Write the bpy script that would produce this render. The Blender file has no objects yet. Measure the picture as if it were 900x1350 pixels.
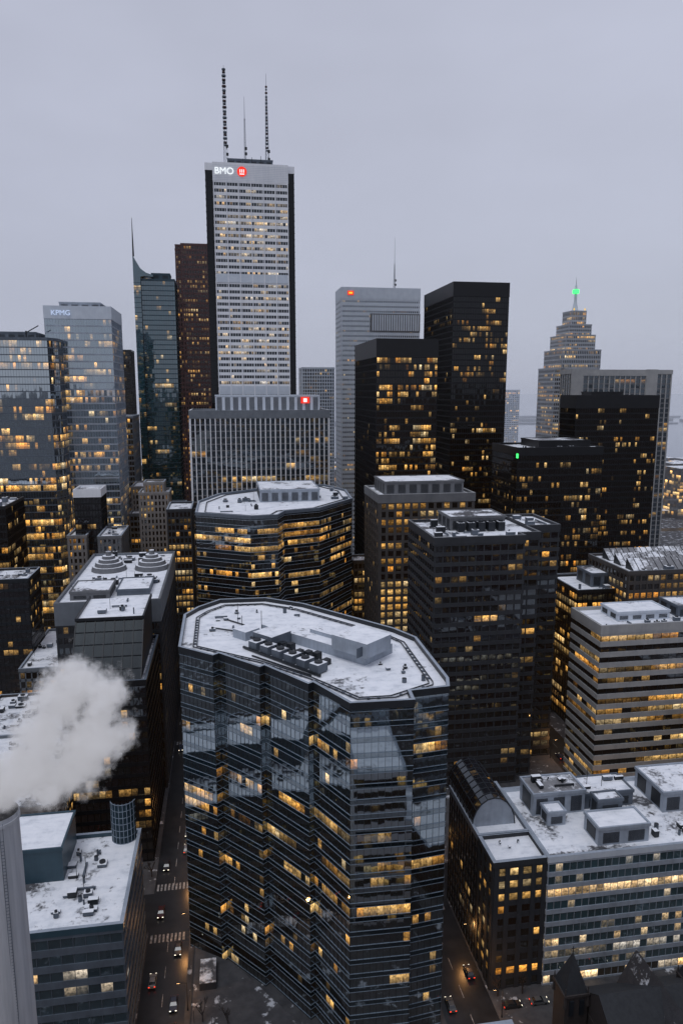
import bpy, math, random, statistics
from mathutils import Vector
S=bpy.context.scene
# ---------------------------------------------------------------- node helper
class G:
    def __init__(s,nt): s.nt=nt
    def n(s,t,ins=None,**p):
        x=s.nt.nodes.new(t)
        for k,v in p.items(): setattr(x,k,v)
        if ins:
            for k,v in ins.items():
                if isinstance(v,bpy.types.NodeSocket): s.nt.links.new(v,x.inputs[k])
                else: x.inputs[k].default_value=v
        return x
    def m(s,op,a,b=0.0,c=None,clamp=False):
        d={0:a,1:b}
        if c is not None: d[2]=c
        return s.n('ShaderNodeMath',d,operation=op,use_clamp=clamp).outputs[0]
    def v(s,op,a,b=None,sc=None):
        d={0:a}
        if b is not None: d[1]=b
        x=s.n('ShaderNodeVectorMath',d,operation=op)
        if sc is not None: 
            if isinstance(sc,bpy.types.NodeSocket): s.nt.links.new(sc,x.inputs[3])
            else: x.inputs[3].default_value=sc
        return x.outputs['Value'] if op in('LENGTH','DISTANCE') else x.outputs[0]
    def noise(s,vec,scale,detail=3,rough=.5):
        return s.n('ShaderNodeTexNoise',{'Vector':vec,'Scale':scale,'Detail':detail,'Roughness':rough}).outputs[0]
    def mix(s,f,a,b):
        x=s.n('ShaderNodeMix',data_type='RGBA')
        for i,val in((0,f),(6,a),(7,b)):
            if isinstance(val,bpy.types.NodeSocket): s.nt.links.new(val,x.inputs[i])
            else: x.inputs[i].default_value=val
        return x.outputs[2]
    def ramp(s,f,els):
        x=s.n('ShaderNodeValToRGB',{0:f}); r=x.color_ramp
        while len(r.elements)<len(els): r.elements.new(.5)
        for e,(p,c) in zip(r.elements,els): e.position=p; e.color=c
        return x.outputs[0]
    def rng(s,f,a,b,c,d):
        return s.n('ShaderNodeMapRange',{0:f,1:a,2:b,3:c,4:d}).outputs[0]
def newmat(name):
    m=bpy.data.materials.new(name); m.use_nodes=True
    nt=m.node_tree; nt.nodes.clear()
    g=G(nt); out=g.n('ShaderNodeOutputMaterial')
    try: m.cycles.emission_sampling='NONE'
    except Exception: pass
    return m,g,out
def C(r,g,b): return (r,g,b,1.0)
def surf(name,col,col2=None,rough=.7,scale=.25,streak=.3,spec=.4,metal=0):
    m,g,out=newmat(name)
    pos=g.n('ShaderNodeNewGeometry').outputs['Position']
    n1=g.noise(pos,scale,4,.6)
    st=g.noise(g.v('MULTIPLY',pos,(1.2,1.2,.06)),1.0,3,.6)
    f=g.m('ADD',g.m('MULTIPLY',n1,1-streak),g.m('MULTIPLY',st,streak))
    f=g.rng(f,.32,.68,0,1)
    c2=col2 or tuple(x*.62 for x in col[:3])+(1,)
    c=g.mix(f,c2,col)
    b=g.n('ShaderNodeBsdfPrincipled',{'Base Color':c,'Roughness':rough,'Metallic':metal,'Specular IOR Level':spec})
    g.nt.links.new(b.outputs[0],out.inputs[0]); return m
def emis(name,col,st):
    m,g,out=newmat(name)
    e=g.n('ShaderNodeEmission',{'Color':col,'Strength':st})
    g.nt.links.new(e.outputs[0],out.inputs[0]); return m
def snow(name,cover=.55,dark=C(.06,.06,.065)):
    m,g,out=newmat(name)
    pos=g.n('ShaderNodeNewGeometry').outputs['Position']
    big=g.noise(pos,.09,6,.62); fine=g.noise(pos,.9,5,.65)
    f=g.m('ADD',g.m('MULTIPLY',big,.72),g.m('MULTIPLY',fine,.28))
    t=1-cover
    f=g.rng(f,t-.03,t+.035,0,1)
    drift=g.noise(g.v('MULTIPLY',pos,(.25,1.1,1)),.5,5,.65)
    tone=g.ramp(g.m('ADD',g.m('MULTIPLY',g.noise(pos,.35,5,.6),.55),g.m('MULTIPLY',drift,.45)),[(.32,C(.58,.61,.66)),(.48,C(.84,.86,.90)),(.62,C(.93,.94,.97))])
    dk=g.mix(g.noise(pos,.5,3),dark,tuple(x*2.2 for x in dark[:3])+(1,))
    c=g.mix(f,dk,tone)
    r=g.rng(f,0,1,.35,.75)
    bp=g.n('ShaderNodeBump',{'Height':g.m('ADD',f,g.m('MULTIPLY',fine,.8)),'Strength':.6,'Distance':.3})
    b=g.n('ShaderNodeBsdfPrincipled',{'Base Color':c,'Roughness':r,'Normal':bp.outputs[0]})
    g.nt.links.new(b.outputs[0],out.inputs[0]); return m
WARM=[(0,C(1,.37,.045)),(.45,C(1,.50,.11)),(.8,C(1,.62,.22)),(1,C(1,.80,.48))]
PALE=[(0,C(1,.56,.2)),(.5,C(1,.71,.38)),(1,C(.95,.9,.82))]
def glass(name,tint=C(.02,.022,.026),ior=1.9,lit=.3,st=.9,cols=WARM,wob=.008,stretch=.12,rough=.03,flo=.22,wn_=.26,grp=.25):
    m,g,out=newmat(name)
    uv=g.n('ShaderNodeUVMap').outputs[0]
    oi=g.n('ShaderNodeObjectInfo').outputs['Random']
    off=g.n('ShaderNodeCombineXYZ',{0:g.m('FLOOR',g.m('MULTIPLY',oi,977.)),1:g.m('FLOOR',g.m('MULTIPLY',oi,3571.))}).outputs[0]
    cell0=g.v('FLOOR',g.v('ADD',uv,(.0001,.0001,0)))
    fr=g.v('FRACTION',g.v('ADD',uv,(.0001,.0001,0)))
    cell=g.v('ADD',cell0,off)
    sx=g.n('ShaderNodeSeparateXYZ',{0:fr}); fx,fy=sx.outputs[0],sx.outputs[1]
    cy=g.n('ShaderNodeSeparateXYZ',{0:cell}).outputs[1]
    n1=g.noise(g.v('MULTIPLY',cell,(stretch,.55,0)),1.0,2,.6)
    wn=g.n('ShaderNodeTexWhiteNoise',{'Vector':cell},noise_dimensions='2D')
    w=wn.outputs['Value']
    # rooms span several panes: brightness and hue shared inside a room
    room=g.v('FLOOR',g.v('MULTIPLY',g.v('ADD',cell,(.5,.5,0)),(grp,1.0,1)))
    w2=g.n('ShaderNodeTexWhiteNoise',{'Vector':g.v('ADD',room,(41.3,17.7,0))},noise_dimensions='2D')
    w3=g.n('ShaderNodeTexWhiteNoise',{'Vector':g.v('ADD',cell,(91.3,7.7,0))},noise_dimensions='2D')
    wf=g.n('ShaderNodeTexWhiteNoise',{'W':cy},noise_dimensions='1D').outputs['Value']
    rv=w2.outputs['Value']
    val=g.m('ADD',n1,g.m('ADD',g.m('MULTIPLY',g.m('SUBTRACT',w,.5),wn_),g.m('ADD',g.m('MULTIPLY',g.m('SUBTRACT',rv,.5),.26),g.m('MULTIPLY',g.m('SUBTRACT',wf,.5),flo))))
    z=statistics.NormalDist().inv_cdf(1-min(max(lit,.01),.99))
    on=g.m('GREATER_THAN',val,.5+z*.16)
    cb=g.n('ShaderNodeSeparateColor',{0:w2.outputs['Color']}); r1,r2,_=cb.outputs
    cb=g.n('ShaderNodeSeparateColor',{0:w3.outputs['Color']}); q1,q2,r3=cb.outputs
    col=g.ramp(g.m('ADD',g.m('MULTIPLY',r1,.75),g.m('MULTIPLY',q1,.25)),cols)
    rr=g.m('ADD',g.m('MULTIPLY',r2,.6),g.m('MULTIPLY',q2,.4))
    inten=g.rng(g.m('MULTIPLY',rr,rr),0,.8,.05,1.4)
    ceil=g.rng(fy,.25,.8,.22,1.15)
    det=g.rng(g.noise(g.v('ADD',g.v('MULTIPLY',uv,(3.1,4.3,1)),off),1.0,2,.6),.35,.65,.30,1.35)
    blind=g.m('MULTIPLY',g.m('GREATER_THAN',r3,.72),g.m('GREATER_THAN',fy,g.rng(r3,.72,1,.8,.3)))
    k=g.m('MULTIPLY',g.m('MULTIPLY',inten,ceil),det)
    k=g.m('MULTIPLY',k,g.rng(blind,0,1,1,.35))
    k=g.m('ADD',g.m('MULTIPLY',k,on),.003)
    k=g.m('MULTIPLY',k,st*1.42)
    nrm=g.n('ShaderNodeNewGeometry').outputs['Normal']
    jit=g.v('SCALE',g.v('SUBTRACT',wn.outputs['Color'],(.5,.5,.5)),sc=wob*2)
    wav=g.n('ShaderNodeTexNoise',{'Vector':g.v('MULTIPLY',uv,(1.3,1.3,1)),'Scale':1.0,'Detail':0.0}).outputs[1]
    jit=g.v('ADD',jit,g.v('SCALE',g.v('SUBTRACT',wav,(.5,.5,.5)),sc=wob*1.5))
    nn=g.v('NORMALIZE',g.v('ADD',nrm,jit))
    base=g.mix(w,tint,tuple(x*1.7 for x in tint[:3])+(1,))
    b=g.n('ShaderNodeBsdfPrincipled',{'Base Color':base,'Roughness':rough,'IOR':ior,'Specular Tint':C(.80,.92,1.0),'Normal':nn,'Emission Color':col,'Emission Strength':k})
    g.nt.links.new(b.outputs[0],out.inputs[0]); return m
# ---------------------------------------------------------------- mesh builder
class MB:
    def __init__(s,org=(0,0,0)): s.v=[];s.f=[];s.uv=[];s.mi=[];s.o=org
    def poly(s,pts,m=0,uv=None):
        b=len(s.v); s.v+=[(p[0]-s.o[0],p[1]-s.o[1],p[2]-s.o[2]) for p in pts]
        s.f.append(tuple(range(b,b+len(pts)))); s.mi.append(m)
        s.uv+= uv if uv else [(0,0)]*len(pts)
    def box(s,x0,x1,y0,y1,z0,z1,m=0,mt=None):
        s.prism([(x0,y0),(x1,y0),(x1,y1),(x0,y1)],z0,z1,m,mt)
    def prism(s,pl,z0,z1,m=0,mt=None,top=True,bot=True):
        n=len(pl)
        for i in range(n):
            a,b=pl[i],pl[(i+1)%n]
            s.poly([(a[0],a[1],z0),(b[0],b[1],z0),(b[0],b[1],z1),(a[0],a[1],z1)],m)
        if top: s.poly([(p[0],p[1],z1) for p in pl],m if mt is None else mt)
        if bot: s.poly([(p[0],p[1],z0) for p in reversed(pl)],m)
    def obox(s,cx,cy,ang,lx,ly,z0,z1,m=0,mt=None):
        ca,sa=math.cos(ang),math.sin(ang)
        s.prism([(cx+ca*x-sa*y,cy+sa*x+ca*y) for x,y in((-lx/2,-ly/2),(lx/2,-ly/2),(lx/2,ly/2),(-lx/2,ly/2))],z0,z1,m,mt)
    def cyl(s,cx,cy,z0,z1,r0,r1=None,n=12,m=0,mt=None):
        r1=r0 if r1 is None else r1
        A=[(math.cos(2*math.pi*i/n),math.sin(2*math.pi*i/n)) for i in range(n)]
        for i in range(n):
            a,b=A[i],A[(i+1)%n]
            s.poly([(cx+a[0]*r0,cy+a[1]*r0,z0),(cx+b[0]*r0,cy+b[1]*r0,z0),(cx+b[0]*r1,cy+b[1]*r1,z1),(cx+a[0]*r1,cy+a[1]*r1,z1)],m)
        s.poly([(cx+a[0]*r1,cy+a[1]*r1,z1) for a in A],m if mt is None else mt)
    def bar(s,p,q,w,m=0):
        p=Vector(p);q=Vector(q);d=(q-p)
        if d.length<1e-5:return
        d.normalize(); u=d.cross(Vector((0,0,1)))
        if u.length<.01:u=Vector((1,0,0))
        u.normalize(); v=d.cross(u)
        c=[(u+v)*w/2,(v-u)*w/2,(-u-v)*w/2,(u-v)*w/2]
        for i in range(4):
            a,b=c[i],c[(i+1)%4]; s.poly([tuple(p+b),tuple(p+a),tuple(q+a),tuple(q+b)],m)
        s.poly([tuple(q+x) for x in c],m); s.poly([tuple(p+x) for x in reversed(c)],m)
    def obj(s,name,mats,parent=None,smooth=False):
        me=bpy.data.meshes.new(name); me.from_pydata(s.v,[],s.f)
        if s.f:
            ul=me.uv_layers.new(name='UVMap')
            flat=[]
            for a in s.uv: flat+=[a[0],a[1]]
            ul.data.foreach_set('uv',flat)
            me.polygons.foreach_set('material_index',s.mi)
        for m in mats: me.materials.append(m)
        if smooth: me.shade_smooth()
        o=bpy.data.objects.new(name,me); S.collection.objects.link(o)
        if parent: o.parent=parent
        else: o.location=s.o
        return o
def empty(name,loc):
    e=bpy.data.objects.new(name,None); e.empty_display_size=1; e.location=loc
    S.collection.objects.link(e); return e
def area(p): return .5*sum(p[i][0]*p[(i+1)%len(p)][1]-p[(i+1)%len(p)][0]*p[i][1] for i in range(len(p)))
def ccw(p): return p if area(p)>0 else list(reversed(p))
def offset(pl,d):
    r=[];n=len(pl)
    for i in range(n):
        p0,p1,p2=pl[i-1],pl[i],pl[(i+1)%n]
        a=Vector((p1[0]-p0[0],p1[1]-p0[1])).normalized(); b=Vector((p2[0]-p1[0],p2[1]-p1[1])).normalized()
        na=Vector((a.y,-a.x)); nb=Vector((b.y,-b.x)); k=1+na.dot(nb)
        q=(na+nb)/max(k,.35)*d
        r.append((p1[0]+q.x,p1[1]+q.y))
    return r
def rect(x0,x1,y0,y1): return [(x0,y0),(x1,y0),(x1,y1),(x0,y1)]
# ---------------------------------------------------------------- materials
M={}
M['snow']=snow('roof_snow',.56); M['snow_thin']=snow('roof_snow_thin',.50); M['snow_full']=snow('roof_snow_full',.62)
M['snow_bare']=snow('roof_gravel_snow',.49,C(.13,.13,.135))
M['metal']=surf('grey_metal',C(.12,.145,.18),rough=.5); M['metal_l']=surf('pale_metal',C(.38,.43,.50),rough=.5)
M['metal_d']=surf('dark_metal',C(.018,.022,.028),rough=.45)
M['silver']=surf('silver_trim',C(.30,.37,.45),rough=.35,metal=.3)
M['black']=surf('black_steel',C(.008,.009,.011),C(.005,.005,.007),rough=.45)
M['white']=surf('white_marble',C(.80,.81,.84),C(.68,.70,.74),rough=.6,streak=.6)
M['pale']=surf('pale_stone',C(.58,.63,.69),C(.48,.53,.6),rough=.6)
M['fog']=surf('haze_paled_stone',C(.52,.56,.64),C(.46,.5,.58),rough=.8)  # distance haze painted into the stone colour
M['beige']=surf('beige_stone',C(.27,.25,.235),C(.18,.17,.165))
M['greige']=surf('haze_paled_limestone',C(.38,.40,.43),C(.29,.31,.34))  # crown tower stone, greyed and paled to imitate haze
M['cream']=surf('cream_precast',C(.38,.38,.375),C(.28,.285,.29))
M['brown']=surf('brown_stone',C(.075,.068,.065),C(.05,.046,.045))
M['taupe']=surf('taupe_concrete',C(.16,.165,.175),C(.11,.115,.125))
M['darkc']=surf('dark_precast',C(.036,.039,.046),C(.023,.026,.031))
M['red']=surf('red_granite',C(.09,.038,.037),C(.055,.026,.026))
M['grey']=surf('grey_concrete',C(.17,.19,.215),C(.115,.13,.15))
M['chim']=surf('chimney_concrete',C(.50,.52,.56),C(.36,.38,.42),streak=.8,scale=.15)
M['teal']=surf('teal_panel',C(.04,.08,.108),C(.026,.055,.076),rough=.4)
M['brick']=surf('dark_brick',C(.05,.041,.039),C(.032,.027,.026),scale=1.5)
M['slate']=surf('slate_roof',C(.03,.033,.038),C(.016,.018,.022),scale=1.2)
M['g_black']=glass('glass_bronze_lit',C(.005,.005,.006),1.45,.38,.85)
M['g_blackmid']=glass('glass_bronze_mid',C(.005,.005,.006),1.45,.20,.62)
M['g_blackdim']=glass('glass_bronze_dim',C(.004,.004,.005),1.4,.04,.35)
M['g_center']=glass('glass_reflective',C(.004,.008,.011),3.9,.16,.72,wob=.004,stretch=.06,flo=.3)
M['g_centerd']=M['g_center']
M['g_span']=glass('spandrel_glass',C(.004,.008,.011),2.8,.01,.0,wob=.004)
M['g_octo']=glass('glass_band_lit',C(.006,.008,.010),2.4,.27,.9,wob=.008,stretch=.05,flo=.4,grp=.12)
M['g_blue']=glass('glass_blue',C(.02,.032,.045),5.0,.34,.9,wob=.004,stretch=.08,flo=.4)
M['g_pale']=glass('glass_pale',C(.05,.075,.10),4.0,.28,.8,wob=.006,stretch=.08)
M['g_teal']=glass('glass_teal',C(.006,.034,.043),2.4,.09,.5,wob=.008)
M['g_tealb']=glass('glass_teal_bright',C(.02,.05,.065),2.4,.46,.95,cols=PALE,stretch=.03,flo=.6,grp=.1)
M['g_dark']=glass('glass_dark',C(.006,.007,.010),1.8,.16,.72)
M['g_darkdim']=glass('glass_dark_dim',C(.006,.007,.010),1.8,.05,.5)
M['g_red']=glass('glass_small_warm',C(.010,.009,.009),1.5,.34,.48,stretch=.4)
M['g_bmo']=glass('glass_office',C(.015,.019,.025),1.5,.36,.7,cols=PALE,stretch=.1)
M['g_grey']=glass('glass_grey',C(.015,.023,.031),2.0,.10,.6)
M['g_yel']=glass('glass_yellow',C(.006,.007,.009),1.8,.38,.88,stretch=.07,flo=.35,grp=.15)
M['g_bl']=glass('glass_lowrise',C(.015,.03,.04),2.2,.10,.6,cols=PALE,stretch=.06)
M['g_shop']=glass('glass_shopfront',C(.02,.02,.02),1.6,.8,1.4,cols=PALE,stretch=.2)
M['g_slope']=glass('glass_skylight_dark',C(.006,.007,.010),1.3,.03,.3,rough=.25)
# ---------------------------------------------------------------- tower
def tower(name,pl,z1,st,z0=0,roof='snow',par=1.1,dim=(),blank=0):
    pl=ccw(pl); cx=sum(p[0] for p in pl)/len(pl); cy=sum(p[1] for p in pl)/len(pl)
    E=empty(name,(cx,cy,0)); org=(cx,cy,0)
    g=MB(org);b=MB(org);mu=MB(org)
    zt=z1-blank-par-.35; nf=max(1,round((zt-z0)/st['fh'])); fh=(zt-z0)/nf
    u0=0;n_=len(pl)
    for i in range(n_):
        a,c=pl[i],pl[(i+1)%n_]; dx,dy=c[0]-a[0],c[1]-a[1]; L=math.hypot(dx,dy); n=max(1,round(L/st['bay']))
        nx,ny=dy/L,-dx/L
        isd = 1 if ('L' in dim and nx<-.7) or ('R' in dim and nx>.7) else 0  # dim sides: darkness at grazing view put into a darker glass
        sh=1 if st.get('shop') and z0==0 else 0
        zs=z0+sh*fh
        if sh: g.poly([(a[0],a[1],z0),(c[0],c[1],z0),(c[0],c[1],zs),(a[0],a[1],zs)],2,[(u0,0),(u0+n,0),(u0+n,1),(u0,1)])
        g.poly([(a[0],a[1],zs),(c[0],c[1],zs),(c[0],c[1],zt),(a[0],a[1],zt)],isd,[(u0,sh),(u0+n,sh),(u0+n,nf),(u0,nf)])
        u0+=n+3
        w=st['mw']; mo=st['mo']
        if w>0 and L>.9*w*2 and ny<.6:
            for k in range(n+1):
                t=k*L/n; t=min(max(t,w/2),L-w/2)
                px,py=a[0]+dx/L*t,a[1]+dy/L*t
                q=[(px-dx/L*w/2-nx*.02,py-dy/L*w/2-ny*.02),(px-dx/L*w/2+nx*mo,py-dy/L*w/2+ny*mo),(px+dx/L*w/2+nx*mo,py+dy/L*w/2+ny*mo),(px+dx/L*w/2-nx*.02,py+dy/L*w/2-ny*.02)]
                mu.prism(ccw(q),z0,zt+.2,0,bot=False)
    g.obj('glazing',[st['glass'],st.get('gdim',st['glass']),M['g_shop']],E)
    bp=offset(pl,st['bo'])
    if st['bh']>0:
        for k in range(nf+1):
            z=z0+k*fh
            if st.get('trim'):
                tw=st.get('tw',.12)
                for zz in(z-st['bh']/2,z+st['bh']/2):
                    if zz<zt+.1: b.prism(bp,zz-tw/2,zz+tw/2,0)
            else: b.prism(bp,max(z0,z-st['bh']/2),min(z+st['bh']/2,zt+.15),0)
        if st.get('trim'):
            sp=MB(org)
            for k in range(nf+1):
                z=z0+k*fh; sp.prism(offset(pl,st['bo']*.4),z-st['bh']/2,min(z+st['bh']/2,zt+.1),0)
            sp.obj('spandrels',[st['trim']],E)
        b.obj('floor_bands',[st['band']],E)
    if mu.f: mu.obj('mullions',[st['mull']],E)
    r=MB(org); o=offset(pl,max(st['bo'],st['mo'])+.12); inn=offset(pl,-.5)
    n=len(o); zb=zt-.1
    for i in range(n):
        j=(i+1)%n
        r.poly([(*o[i],zb),(*o[j],zb),(*o[j],z1),(*o[i],z1)],0)
        r.poly([(*o[i],z1),(*o[j],z1),(*inn[j],z1),(*inn[i],z1)],1)
        r.poly([(*inn[j],z1-par),(*inn[i],z1-par),(*inn[i],z1),(*inn[j],z1)],0)
    r.poly([(*p,zb) for p in reversed(o)],0)
    r.obj('parapet',[st.get('crown',st['band']),st.get('cap',M['metal_l'])],E)
    r=MB(org); r.poly([(*p,z1-par) for p in inn],0); r.obj('roof_deck',[M[roof]],E)
    return E
def clutter(E,x0,x1,y0,y1,z,n,seed,big=1.0,mat='metal'):
    r=random.Random(seed); org=tuple(E.location); b=MB(org)
    for i in range(n):
        x=r.uniform(x0,x1); y=r.uniform(y0,y1); t=r.random()
        if t<.55:
            lx,ly,h=r.uniform(1,3.5)*big,r.uniform(1,3)*big,r.uniform(.7,2.2)*big
            b.box(x-lx/2,x+lx/2,y-ly/2,y+ly/2,z+.25,z+h,r.choice((0,0,2)),1)
            b.box(x-lx/2+.15,x+lx/2-.15,y-ly/2+.15,y+ly/2-.15,z-.05,z+.25,2)
            if r.random()<.5: b.cyl(x,y,z+h,z+h+.4,min(lx,ly)*.35,n=12,m=2)
        elif t<.75:
            b.cyl(x,y,z-.05,z+r.uniform(.8,2.2),r.uniform(.2,.6),n=10,m=0,mt=2)
        elif t<.9:
            L=r.uniform(4,10)*big; a=r.choice((0,1))
            p=(x,y,z+.5); q=(x+L*(1-a),y+L*a,z+.5); q=(min(q[0],x1),min(q[1],y1),q[2]); b.bar(p,q,.45,0)
            b.bar((p[0]+.3,p[1]+.3,z-.05),(p[0]+.3,p[1]+.3,z+.5),.15,2); b.bar((q[0]-.3,q[1]-.3,z-.05),(q[0]-.3,q[1]-.3,z+.5),.15,2)
        else:
            b.bar((x,y,z-.05),(x,y,z+r.uniform(3,6)),.12,2)
    b.obj('rooftop_units',[M[mat],M['snow_full'],M['metal_d']],E)
def pent(E,x0,x1,y0,y1,z0,z1,mat='metal_l',top='snow',name='penthouse',louvre=True):
    b=MB(tuple(E.location)); b.box(x0,x1,y0,y1,z0-.05,z1,0,1)
    t=.25
    for (a,c,d,e) in((x0-t,x1+t,y0-t,y0+t),(x0-t,x1+t,y1-t,y1+t),(x0-t,x0+t,y0+t+.003,y1-t-.003),(x1-t,x1+t,y0+t+.003,y1-t-.003)):
        b.box(a,c,d,e,z1-.5,z1+.35,0)
    if louvre and z1-z0>2.5:
        n=max(1,int((x1-x0)/5))
        for i in range(n):
            xc=x0+(i+.5)*(x1-x0)/n; w=(x1-x0)/n*.32
            for k in range(int((z1-z0-1.6)/.3)): b.box(xc-w,xc+w,y0-.09,y0-.005,z0+.6+k*.3,z0+.75+k*.3,2)
        n=max(1,int((y1-y0)/5))
        for sx in(-1,1):
            for i in range(n):
                yc=y0+(i+.5)*(y1-y0)/n; w=(y1-y0)/n*.3; xx=x0 if sx<0 else x1
                b.box(*sorted((xx+sx*.005,xx+sx*.09)),yc-w,yc+w,z0+.6,z1-.9,2)
    return b.obj(name,[M[mat],M[top],M['metal_d']],E)
def ST(fh,bay,bh,bo,mw,mo,gl,gd,band,mull,**k):
    return dict(fh=fh,bay=bay,bh=bh,bo=bo,mw=mw,mo=mo,glass=M[gl],gdim=M[gd],band=M[band],mull=M[mull],**k)
MIES=lambda g='g_black':ST(3.9,1.6,1.0,.06,.16,.2,g,'g_blackdim','black','black',cap=M['metal_d'])
# ---------------------------------------------------------------- central building
CP=[(-13.1,179.1),(-4.6,171.6),(-3.1,172.9),(6.4,162.2),(7.6,163.2),(16.6,150.6),(17.8,151.4),(24.1,139.2),(37.6,138.8),(37.9,143.4),(46.9,144.4),(48.1,148.8),(48.0,176.5),(44.0,184.4),(22.,211.5),(11.,219.5),(-3.2,220),(-9.6,213),(-13.2,206)]
st=ST(3.5,1.5,1.15,.12,.05,.07,'g_center','g_centerd','silver','metal_d',trim=M['g_span'],tw=.09,crown=M['metal_d'],cap=M['metal_l'])
E=tower('angular_glass_office_tower',CP,86,st,roof='snow_full',par=1.2)
org=tuple(E.location); b=MB(org)
zr=84.8
keep=[0,3,5,7,8,10,11,12,13,14,15,16,17,18]
for d_,w in((-3.4,.22),(-4.3,.22)):
    q=[offset(CP,d_)[i] for i in keep]
    for i in range(len(q)): b.bar((*q[i],zr+.3),(*q[(i+1)%len(q)],zr+.3),w,0)
q=[offset(CP,-3.8)[i] for i in keep]
for i in range(len(q)):
    a,c=q[i],q[(i+1)%len(q)]; L=math.hypot(c[0]-a[0],c[1]-a[1])
    for k in range(1,int(L/2.2)):
        t=k*2.2/L; b.box(a[0]+(c[0]-a[0])*t-.3,a[0]+(c[0]-a[0])*t+.3,a[1]+(c[1]-a[1])*t-.3,a[1]+(c[1]-a[1])*t+.3,zr-.03,zr+.34,1)
b.obj('maintenance_rail',[M['metal_d'],M['metal']],E)
ang=math.atan2(-.76,.65)
b=MB(org)
b.obox(24,179,ang,36,11,zr-.05,zr+2.6,0,1)
b.obox(31.5,166.5,ang,11,9.5,zr+2.6,zr+6.2,0,1)
b.obox(24.5,176,ang,12,.5,zr+2.6,zr+3.6,0,1)
b.obox(10.5,180.5,ang,7,7,zr-.05,zr+3.4,2,1)
b.obox(4,187,ang,5,5,zr-.05,zr+2.4,0,1)
b.obox(30.5,160.2,ang,.1,4,zr+3,zr+5.4,2); b.obox(27.2,164.8,ang,6,.1,zr+3.2,zr+5,2)
b.obj('penthouse',[M['metal_l'],M['snow_full'],M['metal']],E)
b=MB(org)
for k in range(6):
    t=k/5; cx=6.5+t*13.5; cy=177-t*17.5
    b.obox(cx,cy,ang,2.8,3.4,zr+.3,zr+2.4,0,2); b.obox(cx,cy,ang,2.2,2.8,zr-.05,zr+.3,1); b.cyl(cx,cy,zr+2.4,zr+2.8,1.0,n=14,m=1)
for k in range(7):
    t=k/6; cx=11+t*11.5; cy=178.5-t*14.5
    b.obox(cx,cy,ang,1.5,1.8,zr-.05,zr+1.4+.5*(k%3),1,1)
b.bar((3,190,zr),(3,190,zr+5),.15,1); b.bar((8,184,zr+3.3),(8,184,zr+8),.15,1)
for p,q_ in(((5,181,zr+1.9),(19,163,zr+1.9)),((8.3,181.2,zr+1.2),(22,163,zr+1.2)),((3,178,zr+.5),(20,156,zr+.5))): b.bar(p,q_,.5,1)
for p,q_ in(((-5,195,zr+.35),(8,187,zr+.35)),((-2,203,zr+.3),(9,190,zr+.3)),((30,186,zr+.3),(38,176,zr+.3)),((5,172,zr+.3),(18,157,zr+.3)),((14,200,zr+.3),(30,182,zr+.3))): b.bar(p,q_,.3,1)
b.obj('cooling_units',[M['metal'],M['metal_d'],M['snow']],E)
clutter(E,-6,4,190,212,zr,8,3,.5); clutter(E,33,43,150,162,zr,6,8,.4); clutter(E,5,20,200,212,zr,5,18,.4)
# ---------------------------------------------------------------- octagonal glass block behind
OP=[(-14.3,327),(9.6,313),(21.7,315),(25.4,325),(42.3,331),(62.5,358),(64.6,391),(55.7,415),(26,410),(-4,387),(-14.2,361)]
st=ST(3.9,1.6,1.5,.2,.06,.12,'g_octo','g_octo','metal_l','metal_d',trim=M['g_span'],tw=.11,crown=M['metal'],cap=M['metal_l'])
E=tower('faceted_glass_office_block',OP,96,st,roof='snow_full')
pent(E,16,46,358,392,94.9,101,'metal_l'); clutter(E,-6,14,330,370,94.9,14,5,1.1); clutter(E,46,60,360,400,94.9,8,6,1.1)
b=MB(tuple(E.location)); q=offset(ccw(OP),-4)
for i in range(len(q)): b.bar((*q[i],95.3),(*q[(i+1)%len(q)],95.3),.4,0)
b.obj('maintenance_rail',[M['metal_d']],E)
# ---------------------------------------------------------------- white bank tower
st=ST(4.05,1.75,2.0,.25,.22,.12,'g_bmo','g_bmo','white','white',crown=M['white'],cap=M['white'])
E=tower('white_marble_skyscraper',rect(-3.8,45.2,511,556),298,st,blank=10,roof='snow')
E2=MB(tuple(E.location))
for x0,x1 in((-9,-4.2),(45.6,49.8)):
    for y0,y1 in((513.5,519),(548,554)):
        E2.box(x0,x1,y0,y1,0,296,0)
        for k in range(72): E2.box(x0-.12,x1+.12,y0-.12,y1+.12,k*4.05+.01,k*4.05+.5,1)
    E2.box(x0+.4,x1-.3,519,548,0,296.3,1)
E2.obj('corner_bays',[M['g_blackdim'],M['black']],E)
E2=MB(tuple(E.location)); E2.box(-9.2,-4.1,513.2,554.3,293.5,298,0); E2.box(45.5,50,513.2,554.3,293.5,298,0)
for k in range(9): E2.box(-3.9,45.3,510.55,510.62,287.3+k*1.1,287.42+k*1.1,1)
for k in range(7): E2.box(-3.9+k*8.1,-3.3+k*8.1,510.2,510.75,0,287,0)
for z in(60,147.5,222): E2.box(-3.7,45.1,510.3,510.73,z,z+5.6,1)
E2.obj('crown_panels_and_piers',[M['white'],M['pale']],E)
pent(E,6,36,520,548,296.9,303,'metal','snow')
def text(E,name,body,x,y,z,size,mat):
    cu=bpy.data.curves.new(name,'FONT'); cu.body=body; cu.size=size; cu.extrude=.15
    o=bpy.data.objects.new(name,cu); S.collection.objects.link(o); o.parent=E
    o.location=(x-E.location.x,y-E.location.y,z); o.rotation_euler=(math.pi/2,0,0); cu.materials.append(mat); return o
SW=emis('sign_white',C(.9,.95,1),1.1); SR=emis('sign_red',C(1,.05,.03),1.0); SG=emis('sign_green',C(.05,1,.15),2.5); SY=emis('sign_yellow',C(1,.6,.05),1.2)
text(E,'sign_letters','BMO',-3.0,510.0,290.6,5.9,SW)
b=MB(tuple(E.location)); n=20
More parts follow.
